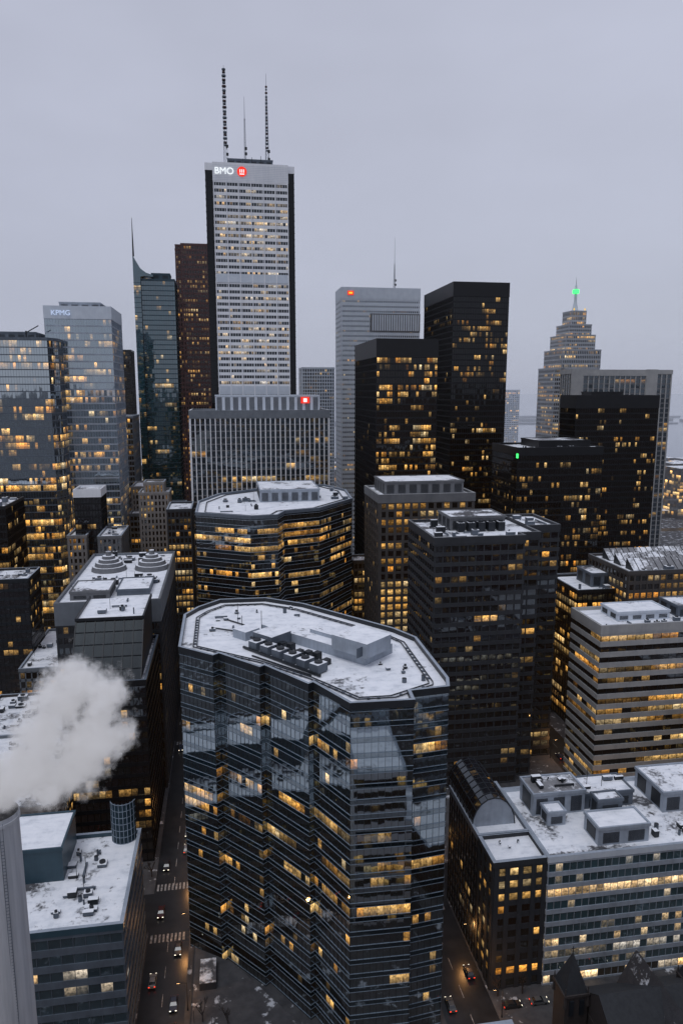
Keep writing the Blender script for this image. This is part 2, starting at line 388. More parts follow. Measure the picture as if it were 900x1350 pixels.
c_=[(15+3.1*math.cos(2*math.pi*i/n),292.6+3.1*math.sin(2*math.pi*i/n)) for i in range(n)]
b.poly([(x,510.2,z) for x,z in c_],0)
for i in range(n):
    a,c=c_[i],c_[(i+1)%n]; b.poly([(a[0],510.2,a[1]),(a[0],510.7,a[1]),(c[0],510.7,c[1]),(c[0],510.2,c[1])],0)
b.box(13.4,16.6,510.0,510.1,290.7,291.3,1)
for x in(13.5,14.7,15.9): b.box(x,x+.6,510.0,510.1,291.9,293.9,1)
b.obj('sign_roundel',[SR,SW],E)
def lattice(mb,x,y,z0,z1,w0,w1,t,m=0):
    n=max(2,int((z1-z0)/(w0*1.3))); P=[]
    for k in range(n+1):
        f_=k/n; w=w0+(w1-w0)*f_; z=z0+(z1-z0)*f_
        P.append([(x-w/2,y-w/2,z),(x+w/2,y-w/2,z),(x+w/2,y+w/2,z),(x-w/2,y+w/2,z)])
    for k in range(n):
        for i in range(4):
            mb.bar(P[k][i],P[k+1][i],t,m); mb.bar(P[k][i],P[k+1][(i+1)%4],t*.7,m); mb.bar(P[k+1][i],P[k+1][(i+1)%4],t*.7,m)
def mast(name,x,y,z0,z1,w0,w1,thick=0,whip=6,t=.2):
    E=empty(name,(x,y,z0)); b=MB((x,y,z0))
    lattice(b,x,y,z0,z1-whip,w0,w1,t,0)
    b.cyl(x,y,z1-whip-.5,z1,.18,.08,6,0)
    if thick:
        k=0;z=z0+(z1-z0)*.22
        while z<z1-whip*.5:
            b.cyl(x,y,z,z+.9,thick*(.8+.3*((k*7)%3)/2),n=8,m=1 if k%2 else 0); z+=1.7+.9*((k*5)%3)/2;k+=1
    for z in(z0+(z1-z0)*.12,z0+(z1-z0)*.2): b.cyl(x+w0*.5,y-w0*.6,z,z+1.6,.8,n=10,m=2)
    b.obj('lattice',[M['metal'],M['red'],M['metal_d']],E)
    return E
mast('broadcast_antenna_mast',4.8,524,298,362,2.4,1.6,1.3,4)
mast('broadcast_antenna_mast',33,530,298,361,2.4,1.0,.8,14)
mast('thin_antenna_mast',18,528,303,345,1.2,.6,0,14,.14)
b=MB((17,520,298))
for x in(10,16,22,28): b.bar((x,518,298),(x,518,298+4+x%5),.3,0)
b.obj('rooftop_aerials',[M['metal_d']])
# ---------------------------------------------------------------- red granite tower
st=ST(4.0,2.2,1.7,.15,.9,.25,'g_red','g_red','red','red',cap=M['red'])
E=tower('red_granite_skyscraper',[(-34,662),(12,662),(12,702),(-39,702),(-39,668),(-34,668)],275,st)
E=tower('red_granite_tower_wing',rect(-39,-34.2,664.5,690),271,st)
# ---------------------------------------------------------------- teal hotel tower
st=ST(3.7,1.8,.7,.12,.1,.15,'g_teal','g_teal','teal','metal_d',cap=M['teal'])
E=tower('teal_glass_hotel_tower',rect(-61.1,-36,592,622),235,st)
b=MB(tuple(E.location))
pr=[(-66.5,0),(-61.3,0),(-61.3,236),(-58,236.5),(-52,236),(-52,237.5),(-57,239),(-61,242),(-64,247),(-66,251),(-66.5,251)]
def extr(mb,pr,y0,y1,m=0):
    pr2=pr if sum(pr[i][0]*pr[(i+1)%len(pr)][1]-pr[(i+1)%len(pr)][0]*pr[i][1] for i in range(len(pr)))>0 else list(reversed(pr))
    n=len(pr2)
    mb.poly([(x,y0,z) for x,z in pr2],m,[(x/1.8,z/3.7) for x,z in pr2]); mb.poly([(x,y1,z) for x,z in reversed(pr2)],m)
    for i in range(n):
        a,c=pr2[i],pr2[(i+1)%n]; mb.poly([(a[0],y0,a[1]),(a[0],y1,a[1]),(c[0],y1,c[1]),(c[0],y0,c[1])],m,[(y0/1.8,a[1]/3.7),(y1/1.8,a[1]/3.7),(y1/1.8,c[1]/3.7),(y0/1.8,c[1]/3.7)])
extr(b,pr,590,618); b.obj('glass_fin',[M['g_teal']],E)
b=MB(tuple(E.location))
for k in range(64): b.box(-66.6,-61.25,589.85,617,k*3.67,k*3.67+.4,0)
b.cyl(-66,592,251,279,.7,.15,8,1)
b.obj('fin_bands_and_spire',[M['teal'],M['metal_d']],E)
pent(E,-54,-40,600,616,234,240,'teal')
# ---------------------------------------------------------------- left glass towers
st=ST(4.2,1.6,.9,.12,.07,.15,'g_pale','g_pale','metal_l','metal_l',cap=M['metal_l'],crown=M['pale'])
E=tower('pale_glass_office_tower',rect(-105,-66.5,465,510),200,st,blank=6)
text(E,'sign_letters','KPMG',-101,464.3,194.5,4.2,emis('sign_blue',C(.6,.72,1),.8))
pent(E,-98,-74,475,500,199,203,'metal_l')
st=ST(4.2,1.5,.6,.12,.06,.12,'g_blue','g_blue','metal','metal',cap=M['metal_l'])
BP=[(-150,444),(-99.5,444),(-95.4,452),(-95.4,485),(-150,485)]
E=tower('blue_glass_office_tower',BP,180,st)
pent(E,-140,-108,455,478,179,183.5,'metal'); clutter(E,-135,-100,448,456,179,10,9,1.0)
b=MB(tuple(E.location)); b.bar((-112,450,183),(-105,450,187),.5,0);b.bar((-112,450,178),(-112,450,184),.8,0); b.obj('window_cleaning_crane',[M['metal_d']],E)
E=tower('dark_slim_tower',rect(-97,-84,698,723),187,MIES('g_blackmid'))
E=tower('pale_slim_tower',rect(-84,-70,760,790),187,ST(3.5,2,1.2,.1,.8,.2,'g_grey','g_grey','pale','pale'))
E=tower('slim_office_tower',rect(-100,-66,540,580),132,ST(3.8,1.8,1.2,.1,.3,.2,'g_yel','g_yel','grey','grey'))
# ---------------------------------------------------------------- ribbed bank building
st=ST(4.0,3.1,.8,.08,.6,.55,'g_grey','g_grey','taupe','white',crown=M['grey'],cap=M['white'])
E=tower('white_ribbed_office_block',rect(-21.7,65,458,498),138,st,blank=3.5,roof='snow')
pent(E,-6,60,466,492,137,147,'pale','snow'); 
b=MB(tuple(E.location)); b.box(48,53.5,465.3,465.65,142,146,0); b.box(49.6,51.9,465.2,465.28,142.8,145.2,1); b.obj('rooftop_sign',[SR,SW],E)
clutter(E,-18,60,458.8,464,136.9,12,4,.8)
# ---------------------------------------------------------------- pale granite tower
st=ST(4.0,1.7,2.4,.12,.7,.1,'g_grey','g_grey','pale','pale',crown=M['pale'],cap=M['white'])
E=tower('pale_granite_skyscraper',rect(97.8,165.2,613,645),235,st,blank=8)
b=MB(tuple(E.location)); b.box(103,108,612.3,612.6,228.6,232,0); b.box(104,107,612.1,612.25,229.6,231,1); 
b.box(122,165.4,612.55,612.8,199,214,2)
for k in range(20): b.box(124+k*2.05,125.2+k*2.05,612.3,612.5,200,213,3)
b.obj('sign_and_louvres',[SR,SY,M['taupe'],M['pale']],E)
mast('thin_antenna_mast',149,640,235,281,1.6,.4,0,22,.14)
E=tower('pale_apartment_tower',rect(73,104,694,724),172,ST(3.2,2.4,1.0,.15,.9,.2,'g_grey','g_grey','pale','pale'))
# ---------------------------------------------------------------- black towers
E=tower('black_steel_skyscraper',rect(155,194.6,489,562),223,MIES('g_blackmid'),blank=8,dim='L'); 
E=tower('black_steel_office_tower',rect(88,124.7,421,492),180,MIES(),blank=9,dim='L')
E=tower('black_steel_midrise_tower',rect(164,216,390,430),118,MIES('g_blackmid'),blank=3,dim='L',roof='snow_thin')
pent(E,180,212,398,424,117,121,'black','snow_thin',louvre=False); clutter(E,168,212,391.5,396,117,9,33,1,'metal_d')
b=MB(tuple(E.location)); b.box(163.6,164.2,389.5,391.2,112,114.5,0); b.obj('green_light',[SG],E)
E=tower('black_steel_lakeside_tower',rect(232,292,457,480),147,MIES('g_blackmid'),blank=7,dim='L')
pent(E,245,268,462,476,146,149,'black','snow_thin',louvre=False)
# ---------------------------------------------------------------- beige wide tower
st=ST(4.,4.6,1.1,.1,1.0,.5,'g_grey','g_grey','taupe','cream',crown=M['cream'],cap=M['cream'])
E=tower('striped_stone_tower',rect(279,367,559,580),167,st,blank=2)
b=MB(tuple(E.location))
for x0,x1 in((278.3,288),(344,354)): b.box(x0,x1,558.2,560,100,167.3,0)
b.box(288.01,343.99,558.1,559,162,164.3,0)
b.obj('blank_panels',[M['cream']],E)
# ---------------------------------------------------------------- stepped crown tower
def stt(): return ST(4.,1.9,1.6,.15,.6,.2,'g_yel','g_yel','greige','greige',crown=M['greige'],cap=M['pale'])
PT=[(315,668),(325,658),(352,658),(360,666),(360,705),(315,705)]
E=tower('stepped_crown_skyscraper',PT,172,stt())
def tier(x0,x1,y0,y1,z0,z1,nm):
    t=tower(nm,rect(x0,x1,y0,y1),z1,stt(),z0=z0,par=.5); t.parent=E; t.location=(t.location.x-E.location.x,t.location.y-E.location.y,0)
tier(319,358,661,702,171,189,'tier_lower'); tier(323,353,664,698,188,203,'tier_middle'); tier(327,350,667,694,202,213,'tier_upper'); tier(331,346,671,690,212,226,'tier_top')
b=MB(tuple(E.location))
b.cyl(338.5,680,226,234,3.2,1.6,12,0); b.cyl(338.5,680,234,243,1.4,1.2,10,0); b.cyl(338.5,680,243,246.5,3.0,3.0,12,1); b.cyl(338.5,680,246.5,252,1.6,.4,10,0); b.cyl(338.5,680,252,258,.25,.1,6,2)
for x in(333,344): b.box(x-.5,x+.5,670.4,670.7,226.2,228,3)
b.obj('spire',[M['pale'],SG,M['metal_d'],SY],E)
# ---------------------------------------------------------------- brown building
st=ST(3.8,4.0,1.2,.12,1.3,.35,'g_yel','g_darkdim','brown','brown',crown=M['taupe'],cap=M['cream'])
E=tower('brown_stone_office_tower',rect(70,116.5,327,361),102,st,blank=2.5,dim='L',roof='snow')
pent(E,74,113,333,357,101,107,'taupe','snow')
# ---------------------------------------------------------------- dark precast
st=ST(3.9,3.2,1.5,.35,.45,.2,'g_dark','g_darkdim','darkc','darkc',crown=M['darkc'],cap=M['taupe'])
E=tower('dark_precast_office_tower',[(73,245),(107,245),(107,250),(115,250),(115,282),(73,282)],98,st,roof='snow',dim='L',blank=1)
clutter(E,76,105,248,256,96.9,12,11,1.1); pent(E,84,106,262,278,96.9,102,'taupe','snow_thin'); clutter(E,76,84,256,280,96.9,10,12,1.3,'metal_d')
b=MB(tuple(E.location)); 
for k in range(5): b.box(86+k*4,88.6+k*4,258,261,97.2,100.5,0,1); b.cyl(87.3+k*4,259.5,100.5,101.2,1.0,n=12,m=0)
b.obj('cooling_towers',[M['metal_d'],M['snow_thin']],E)
E=tower('dark_precast_tower_wing',rect(115.2,129,263,288),98,st,roof='snow',blank=1)
clutter(E,117,127,265,286,96.9,7,13,1.1); 
# ---------------------------------------------------------------- right side buildings
st=ST(3.9,3.0,1.5,.2,.7,.3,'g_yel','g_dark','brown','brown',crown=M['brown'],cap=M['taupe'])
E=tower('brown_terraced_building',rect(168,230,276,310),74,st,roof='snow')
b=MB(tuple(E.location))
for k in range(3):
    y0=279+k*10
    b.poly([(172,y0,73.2),(226,y0,73.2),(226,y0+6,77.5),(172,y0+6,77.5)],0); b.poly([(226,y0+6.4,73),(172,y0+6.4,73),(172,y0+6,77.5),(226,y0+6,77.5)],1)
    b.poly([(172,y0+6.4,73),(172,y0,73.2),(172,y0+6,77.5)],1)
    for j in range(19): b.bar((172+j*3,y0,73.35),(172+j*3,y0+6,77.65),.2,1)
b.obj('skylight_ridges',[M['snow_bare'],M['metal_d']],E)
clutter(E,170,226,277,279,72.9,9,71,1)
st=ST(3.8,2.4,1.3,.15,.3,.15,'g_yel','g_dark','black','black',cap=M['metal'])
E=tower('dark_lowrise_office',rect(150,200,285,312),64,st,roof='snow_full'); pent(E,160,186,292,306,63,69,'metal','snow'); clutter(E,153,196,286,291,63,9,15,1)
st=ST(4.0,3.4,1.9,.35,.18,.1,'g_yel','g_yel','cream','metal_d',crown=M['cream'],cap=M['cream'])
E=tower('cream_banded_office_building',rect(131,185,230,252),67,st,blank=1.5,roof='snow_full',par=1.2)
pent(E,141,162,237,249,65.8,69.0,'pale','snow_full'); pent(E,166,182,238,250,65.8,70.0,'metal','snow'); clutter(E,133,182,231.5,235,65.8,9,16,.8)
E=tower('dark_corner_building',rect(165,200,196,222),42,ST(3.8,2.4,1.,.15,.3,.15,'g_yel','g_dark','brown','brown'),roof='snow_thin')
# ---------------------------------------------------------------- bottom right mixed block
E=empty('atrium_office_building',(98,167,0)); o_=(98,167,0)
st1=ST(3.55,3.1,1.5,.12,1.25,.35,'g_yel','g_dark','darkc','darkc',crown=M['darkc'],cap=M['metal_l'])
st2=ST(3.55,1.9,1.25,.18,.1,.12,'g_tealb','g_tealb','metal_l','metal_l',crown=M['pale'],cap=M['metal_l'],shop=1)
st3=ST(3.55,2.2,1.2,.1,.35,.15,'g_dark','g_dark','black','black',crown=M['metal'],cap=M['metal_l'])
for nm,r_,z_,s_,rf in(('stone_wing',rect(62.3,76,152.2,163),36,st1,'snow_full'),('glass_wing',rect(76.1,140,151.5,183),36.3,st2,'snow'),('rear_wing',rect(62,76.0,163.1,187),36.15,st3,'snow_full')):
    t=tower(nm,r_,z_,s_,roof=rf); t.parent=E; t.location=(t.location.x-98,t.location.y-167,0)
pent(E,91,105,155,162.5,35.2,40,'metal_l','snow_full'); pent(E,95,102,163,167,35.2,42.5,'metal','snow'); pent(E,80,95,170,179,35.2,41.5,'metal_l','snow_bare')
pent(E,95.6,110,171,180,35.2,39.5,'metal','snow'); pent(E,82,87,165,169.5,35.2,39,'metal_l','snow'); pent(E,116,134,166,180,35.2,41,'metal_l','snow')
clutter(E,83,93,172,177,41.5,8,21,.9,'metal_d'); clutter(E,106,136,153.5,163,35.2,14,22,.9); clutter(E,66,72,156,160,35.2,3,23,.4); clutter(E,97,109,173,178,39.5,7,24,.8)
b=MB(o_); n=10
for i in range(n):
    a0,a1=math.pi*i/n,math.pi*(i+1)/n
    f_=lambda a:(68-6*math.cos(a),35+8*math.sin(a))
    (xa,za),(xb,zb_)=f_(a0),f_(a1)
    b.poly([(xb,168,zb_),(xa,168,za),(xa,190,za),(xb,190,zb_)],0,[(i,0),(i+1,0),(i+1,9),(i,9)])
    b.poly([(68,168,35),(xb,168,zb_),(xa,168,za)],1)
    b.poly([(68,190,35),(xa,190,za),(xb,190,zb_)],1)
    for y in range(9): b.bar((xa,168+y*2.6,za),(xb,168+y*2.6,zb_),.25,2)
    b.bar((xa,168,za),(xa,190,za),.18,2)
b.obj('barrel_vault',[M['g_darkdim'],M['metal_l'],M['metal_d']],E)
# ---------------------------------------------------------------- bottom left
st=ST(3.9,2.6,1.7,.25,.12,.12,'g_bl','g_teal','metal','metal',crown=M['teal'],cap=M['metal_l'])
E=tower('teal_panel_office_building',rect(-57,-25.5,148,183),34,st,roof='snow')
pent(E,-56,-41.5,166,181.5,32.9,41.5,'teal','snow_full',louvre=False); clutter(E,-41,-33,152,176,32.9,26,31,.75)
b=MB(tuple(E.location))
for i in range(8):
    a0=-.2-i*.32;a1=-.2-(i+1)*.32
    p=lambda a:(-29.3+3.2*math.cos(a),181.5+3.2*math.sin(a))
    A,B=p(a1),p(a0)
    b.poly([(*A,33),(*B,33),(*B,44),(*A,44)],0); b.poly([(*B,33),(*A,33),(*A,44),(*B,44)],0)
    for k in range(7): b.bar((*A,33+k*1.83),(*B,33+k*1.83),.16,1)
    b.bar((*A,33),(*A,44.3),.14,1)
b.obj('curved_glass_screen',[M['teal'],M['silver']],E)
# ---------------------------------------------------------------- left mid block
st=ST(3.9,2.2,1.5,.2,.5,.25,'g_dark','g_dark','darkc','darkc',crown=M['grey'],cap=M['taupe'])
E=tower('grey_stone_department_block',rect(-62,-25.5,262,342),75,st,blank=7,roof='snow_full')
pent(E,-58,-44,268,284,73.9,77,'taupe','snow'); clutter(E,-56,-29,286,300,73.9,18,41,1.2); clutter(E,-56,-29,325,338,73.9,10,42,1.5); pent(E,-42,-30,272,290,73.9,76,'metal','snow_full')
b=MB(tuple(E.location))
for cx in(-51,-33):
    for i,(r_,h) in enumerate(((7.5,2),(6,1.6),(4.4,1.4),(2.8,1.3),(1.2,1.8))):
        z=73.9+sum((2,1.6,1.4,1.3,1.8)[:i]); b.cyl(cx,314,z-.02,z+h,r_,r_*.92,16,0,1)
b.obj('stepped_domes',[M['taupe'],M['snow_full']],E)
st=ST(3.9,2.0,1.3,.15,.15,.2,'g_dark','g_darkdim','black','black',cap=M['metal'])
E=tower('dark_glass_sloped_roof_building',rect(-50,-26.5,218,260),62,st,roof='snow_thin',dim='R')
b=MB(tuple(E.location))
b.poly([(-49,219,61),(-28,219,61),(-28,233,77),(-49,233,77)],0,[(0,0),(12,0),(12,5),(0,5)])
b.poly([(-28,219,61),(-28,258,61),(-28,258,77),(-28,233,77)],1); b.poly([(-49,258,61),(-49,219,61),(-49,233,77),(-49,258,77)],1)
b.poly([(-28,258,61),(-49,258,61),(-49,258,77),(-28,258,77)],1); b.poly([(-49,233,77),(-28,233,77),(-28,258,77),(-49,258,77)],2)
for i in range(8): b.bar((-49+i*3,219,61.1),(-49+i*3,233,77.1),.3,1)
for i in range(1,5): b.bar((-49,219+i*2.8,61.1+i*3.2),(-28,219+i*2.8,61.1+i*3.2),.25,1)
b.box(-49.3,-48.8,232.5,258.4,77,78,1); b.box(-28.3,-27.7,232.5,258.4,77,78,1); b.box(-48.8,-28.3,232.4,232.9,77,77.9,1)
b.obj('sloped_penthouse',[M['g_slope'],M['metal_d'],M['snow_full']],E); clutter(E,-46,-31,236,255,77,8,44,1)
st=ST(3.9,2.6,1.6,.15,.9,.25,'g_dark','g_dark','beige','beige',cap=M['taupe'])
E=tower('beige_stone_lowrise',rect(-66,-53,204,217),31,st,roof='snow')
clutter(E,-64,-55,206,215,29.9,4,47,.7)
E=tower('flat_roof_lowrise',rect(-95,-54,262,300),26,ST(4,3,1.6,.15,.9,.2,'g_dark','g_dark','brick','brick'),roof='snow'); clutter(E,-90,-58,266,296,24.9,22,48,1.1)
E=tower('flat_roof_lowrise',rect(-96,-54,222,258),28,ST(4,3,1.6,.15,.9,.2,'g_yel','g_dark','grey','grey'),roof='snow_full'); clutter(E,-90,-58,226,254,26.9,24,49,1.1)
E=tower('flat_roof_lowrise',rect(-110,-68,148,184),20,ST(4,3,1.6,.15,.9,.2,'g_yel','g_dark','brick','brick'),roof='snow'); clutter(E,-100,-70,152,180,18.9,12,50,1.)
E=tower('flat_roof_lowrise',rect(-110,-70,203,218),22,ST(4,3,1.6,.15,.9,.2,'g_yel','g_dark','brick','brick'),roof='snow')
E=tower('dark_glass_midrise',rect(-128,-91.5,340,362),65,ST(4,2.2,1.4,.15,.15,.15,'g_dark','g_dark','metal_d','metal_d',cap=M['metal_l']),roof='snow'); clutter(E,-122,-95,343,358,63.9,10,51,1)
E=tower('lowrise_retail_block',rect(-92,-74,318,372),30,ST(4,2.6,1.2,.15,.5,.15,'g_yel','g_yel','grey','grey',shop=1),roof='snow'); clutter(E,-90,-76,322,368,28.9,14,52,1)
E=tower('dark_slab_tower',rect(-85.5,-71,421,440),95,ST(3.8,1.6,1.0,.1,.2,.2,'g_dark','g_darkdim','black','black',crown=M['white'],cap=M['white']),blank=3,dim='R')
st=ST(3.8,2.4,1.4,.15,1.1,.35,'g_yel','g_yel','beige','beige',crown=M['beige'])
E=tower('art_deco_stone_tower',rect(-54,-36,455,475),88,st); 
t=tower('upper_setback',rect(-51,-39,458,472),94,st,z0=87); t.parent=E; t.location=(t.location.x-E.location.x,t.location.y-E.location.y,0)
E=tower('dark_stone_midrise',rect(-34,-20.5,412,440),84,ST(3.8,2.2,1.2,.1,.6,.2,'g_yel','g_yel','darkc','darkc'),roof='snow')
E=tower('beige_stone_midrise',rect(-89,-79,415,440),70,st)
E=tower('beige_office_midrise',rect(-70,-58,400,430),72,ST(3.8,2.4,1.4,.15,1.1,.35,'g_dark','g_dark','taupe','taupe'))
clutter(E,-68,-60,402,428,70.9,5,81,1)
E=tower('stone_office_midrise',rect(-64,-52,500,530),86,st)
E=tower('dark_left_tower',rect(-150,-112,385,420),92,MIES('g_blackmid'),roof='snow')
clutter(E,-146,-115,388,416,90.9,9,82,1.3)
E=tower('plain_office_midrise',rect(-64,-30,485,540),70,ST(3.8,2.4,1.4,.15,.5,.2,'g_yel','g_yel','grey','grey'))
# ---------------------------------------------------------------- fillers between towers
E=tower('brick_office_midrise',rect(66,150,372,386),60,ST(3.8,2.4,1.4,.15,.5,.2,'g_yel','g_yel','brown','brown'))
E=tower('stone_office_midrise',rect(140,200,330,372),48,ST(3.8,2.4,1.4,.15,.5,.2,'g_yel','g_yel','brown','brown',shop=1)); clutter(E,145,195,335,368,46.9,15,61,1.4)
E=tower('pale_distant_tower',rect(565,596,1420,1450),152,ST(4,4,1.2,.2,.8,.3,'g_pale','g_pale','fog','fog'))
E=tower('stone_office_midrise',rect(236,300,330,380),50,ST(3.8,2.4,1.4,.15,.5,.2,'g_yel','g_yel','taupe','taupe')); clutter(E,240,295,335,375,48.9,18,62,1.4)
# ---------------------------------------------------------------- chimney
E=empty('concrete_chimney',(-39.3,117.5,0)); b=MB((-39.3,117.5,0))
b.cyl(-39.3,117.5,0,79.6,3.9,3.4,48,0); b.cyl(-39.3,117.5,79.6,80.2,3.62,3.62,48,0)
b.cyl(-39.3,117.5,80.2,81,3.4,3.4,48,0,1)
b.obj('stack',[M['chim'],M['black']],E)
b=MB((-39.3,117.5,0))
for z in(40,55,70): b.cyl(-39.3,117.5,z,z+.25,3.78-.5*z/80*.9,n=48,m=0)
b.bar((-38.0,114.1,10),(-38.0,114.3,80.5),.07,0); b.bar((-37.5,114.25,10),(-37.5,114.4,80.5),.07,0)
for k in range(110): b.bar((-38.0,114.12+k*.0018,12+k*.6),(-37.5,114.26+k*.0015,12+k*.6),.05,0)
b.obj('ladder_and_rings',[M['metal']],E)
# ---------------------------------------------------------------- steam
m,g,out=newmat('steam'); pos=g.n('ShaderNodeNewGeometry').outputs['Position']
nz=g.n('ShaderNodeTexNoise',{'Vector':pos,'Scale':.2,'Detail':4.,'Roughness':.65})
warp=g.v('ADD',pos,g.v('SCALE',g.v('SUBTRACT',nz.outputs[1],(.5,.5,.5)),sc=9.0))
sph=[(.5,2.0,3.6),(3,5.5,4.4),(7,8.5,4.8),(8.5,14,4.8),(11.5,19,4.6),(15,22.5,4.6),(19,20,4.4),(18.5,14,4.8),(15.5,11,5.0),(13.5,7,4.4),(9,6,4.2),(-2,8,4.0)]
acc=None
for i,(a,z,r_) in enumerate(sph):
    cpt=(-39.3+a*.9875,117.5-a*.1576+math.sin(i*1.7)*1.2,81+z)
    dd=g.m('SUBTRACT',1.0,g.m('DIVIDE',g.v('DISTANCE',warp,cpt),r_))
    acc=dd if acc is None else g.m('SMOOTH_MAX',acc,dd,.25)
fine=g.noise(pos,.42,6,.7)
dn=g.m('ADD',acc,g.m('MULTIPLY',g.m('SUBTRACT',fine,.5),2.4))
dn=g.rng(dn,-.02,.85,0,1.)
dn=g.m('MULTIPLY',g.m('POWER',dn,1.25),1.35)
pv=g.n('ShaderNodeVolumePrincipled',{'Color':C(.98,.98,1),'Density':dn,'Anisotropy':.0,'Emission Color':C(.94,.94,1.0),'Emission Strength':g.m('MULTIPLY',dn,.22)})  # glow added in place of multiple scattering; steam itself gives no light
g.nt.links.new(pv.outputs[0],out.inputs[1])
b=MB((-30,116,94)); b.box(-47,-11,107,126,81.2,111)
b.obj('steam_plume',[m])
# ---------------------------------------------------------------- church
E=empty('gothic_church',(85,122,0)); b=MB((85,122,0))
b.box(74,104,112,132,0,17,0)
b.poly([(74,111.5,17),(104,111.5,17),(104,122,25),(74,122,25)],1); b.poly([(104,132.5,17),(74,132.5,17),(74,122,25),(104,122,25)],1)
b.poly([(74.1,132,17),(74.1,112,17),(74.1,122,25)],0); b.poly([(103.9,112,17),(103.9,132,17),(103.9,122,25)],0)
def spire(x,y,w,z0,z1):
    b.box(x-w,x+w,y-w,y+w,0,z0,0); b.box(x-w-.3,x+w+.3,y-w-.3,y+w+.3,z0-.6,z0-.02,0)
    for s_ in((-1,-1),(1,-1),(1,1),(-1,1)): b.cyl(x+s_[0]*w,y+s_[1]*w,z0-3,z0+1.6,.45,.1,6,0)
    c4=[(x-w,y-w,z0),(x+w,y-w,z0),(x+w,y+w,z0),(x-w,y+w,z0)]
    for i in range(4): b.poly([c4[i],c4[(i+1)%4],(x,y,z1)],1)
    b.bar((x,y,z1),(x,y,z1+1.4),.14,2); b.bar((x-.4,y,z1+.9),(x+.4,y,z1+.9),.14,2)
    for k in(-1,1): b.box(x+k*w*.45-.5,x+k*w*.45+.5,y-w-.32,y-w-.02,z0-5,z0-1.4,2)
spire(71,128,2.6,22.5,30.5); spire(99.5,127,2.2,21,28.5)
b.poly([(84,132,17),(84,111,17),(88.5,111,25.5),(88.5,132,25.5)],3); b.poly([(93,111,17),(93,132,17),(88.5,132,25.5),(88.5,111,25.5)],3)
b.poly([(93,132.02,17),(84,132.02,17),(88.5,132.02,25.5)],0); b.poly([(84,110.9,17),(93,110.9,17),(88.5,110.9,25.5)],0)
b.obj('church_body',[M['brick'],M['slate'],M['metal_d'],snow('church_roof_snow',.47,C(.03,.03,.033))],E)
# ---------------------------------------------------------------- ground, roads
def ground_mat(name,c1,c2,sn=0,rough=.8,sc=.4):
    m,g,out=newmat(name); pos=g.n('ShaderNodeNewGeometry').outputs['Position']
    c=g.mix(g.rng(g.noise(pos,sc,6,.6),.35,.65,0,1),c1,c2)
    if sn: c=g.mix(g.rng(g.noise(pos,.22,6,.65),.62-sn,.68-sn,0,1),c,C(.5,.52,.56))
    b=g.n('ShaderNodeBsdfPrincipled',{'Base Color':c,'Roughness':rough}); g.nt.links.new(b.outputs[0],out.inputs[0]); return m
GM=ground_mat('city_ground',C(.04,.04,.045),C(.07,.07,.075),.06)
AS=ground_mat('wet_asphalt',C(.012,.013,.016),C(.024,.026,.03),0,.3,.25)
SWK=ground_mat('sidewalk_concrete',C(.04,.04,.045),C(.07,.07,.075),.03)
PW=ground_mat('road_paint',C(.09,.09,.09),C(.42,.42,.42),0,.6,1.2)
b=MB(); b.poly([(-30000,-30000,0),(30000,-30000,0),(30000,30000,0),(-30000,30000,0)]); b.obj('ground',[GM])
m,g,out=newmat('lake_water'); pos=g.n('ShaderNodeNewGeometry').outputs['Position']
bp=g.n('ShaderNodeBump',{'Height':g.noise(pos,.02,4),'Strength':.3,'Distance':2.0})
bs=g.n('ShaderNodeBsdfPrincipled',{'Base Color':C(.26,.29,.34),'Roughness':.25,'Normal':bp.outputs[0]}); g.nt.links.new(bs.outputs[0],out.inputs[0])  # water colour lightened, aerial haze is part of it
b=MB(); b.poly([(-30000,1460,.1),(30000,1460,.1),(30000,30000,.1),(-30000,30000,.1)]); b.obj('lake_water',[m])
b=MB(); r=random.Random(3)
for k in range(60):
    x=-1500+k*90+r.uniform(-30,30); y=3300+r.uniform(-300,500); w=r.uniform(80,220)
    n=9
    pts=[(x+math.cos(i/n*6.283)*w*r.uniform(.7,1),y+math.sin(i/n*6.283)*w*.35*r.uniform(.7,1)) for i in range(n)]
    b.prism(ccw(pts),0,r.uniform(6,16),0,bot=False)
b.obj('island_treeline',[surf('distant_trees',C(.16,.18,.22),C(.12,.14,.17))])  # tree colour paled and blued to stand in for haze
xs=[(-185,-172),(-111,-99),(-25,-13.6),(48.6,61.6),(129.5,142),(222,236),(310,324)]
ys=[(60,76),(186,202),(300,314),(398,412),(560,575),(700,716),(850,866)]
b=MB()
X0,X1,Y0,Y1=-400,700,-200,1100
for a,c in xs: b.poly([(a,Y0,.004),(c,Y0,.004),(c,Y1,.004),(a,Y1,.004)])
for a,c in ys: b.poly([(X0,a,.008),(X1,a,.008),(X1,c,.008),(X0,c,.008)])
b.obj('road',[AS])
b=MB()
for a,c in xs:
    mid=(a+c)/2
    for k in range(130):
        y=Y0+k*9
        if any(p-1<y<q+1 or p-1<y+3<q+1 for p,q in ys): continue
        b.poly([(mid-.09,y,.012),(mid+.09,y,.012),(mid+.09,y+4,.012),(mid-.09,y+4,.012)])
    for p,q in ys:
        for yy in(p-4.2,q+1.0):
            n=int((c-a-1)/1.1)
            for i in range(n): b.poly([(a+.7+i*1.1,yy,.012),(a+1.25+i*1.1,yy,.012),(a+1.25+i*1.1,yy+3,.012),(a+.7+i*1.1,yy+3,.012)])
for p,q in ys:
    mid=(p+q)/2
    for k in range(120):
        x=X0+k*9
        if any(a-1<x<c+1 or a-1<x+3<c+1 for a,c in xs): continue
        b.poly([(x,mid-.09,.012),(x+4,mid-.09,.012),(x+4,mid+.09,.012),(x,mid+.09,.012)])
b.obj('road_markings',[PW])
b=MB()
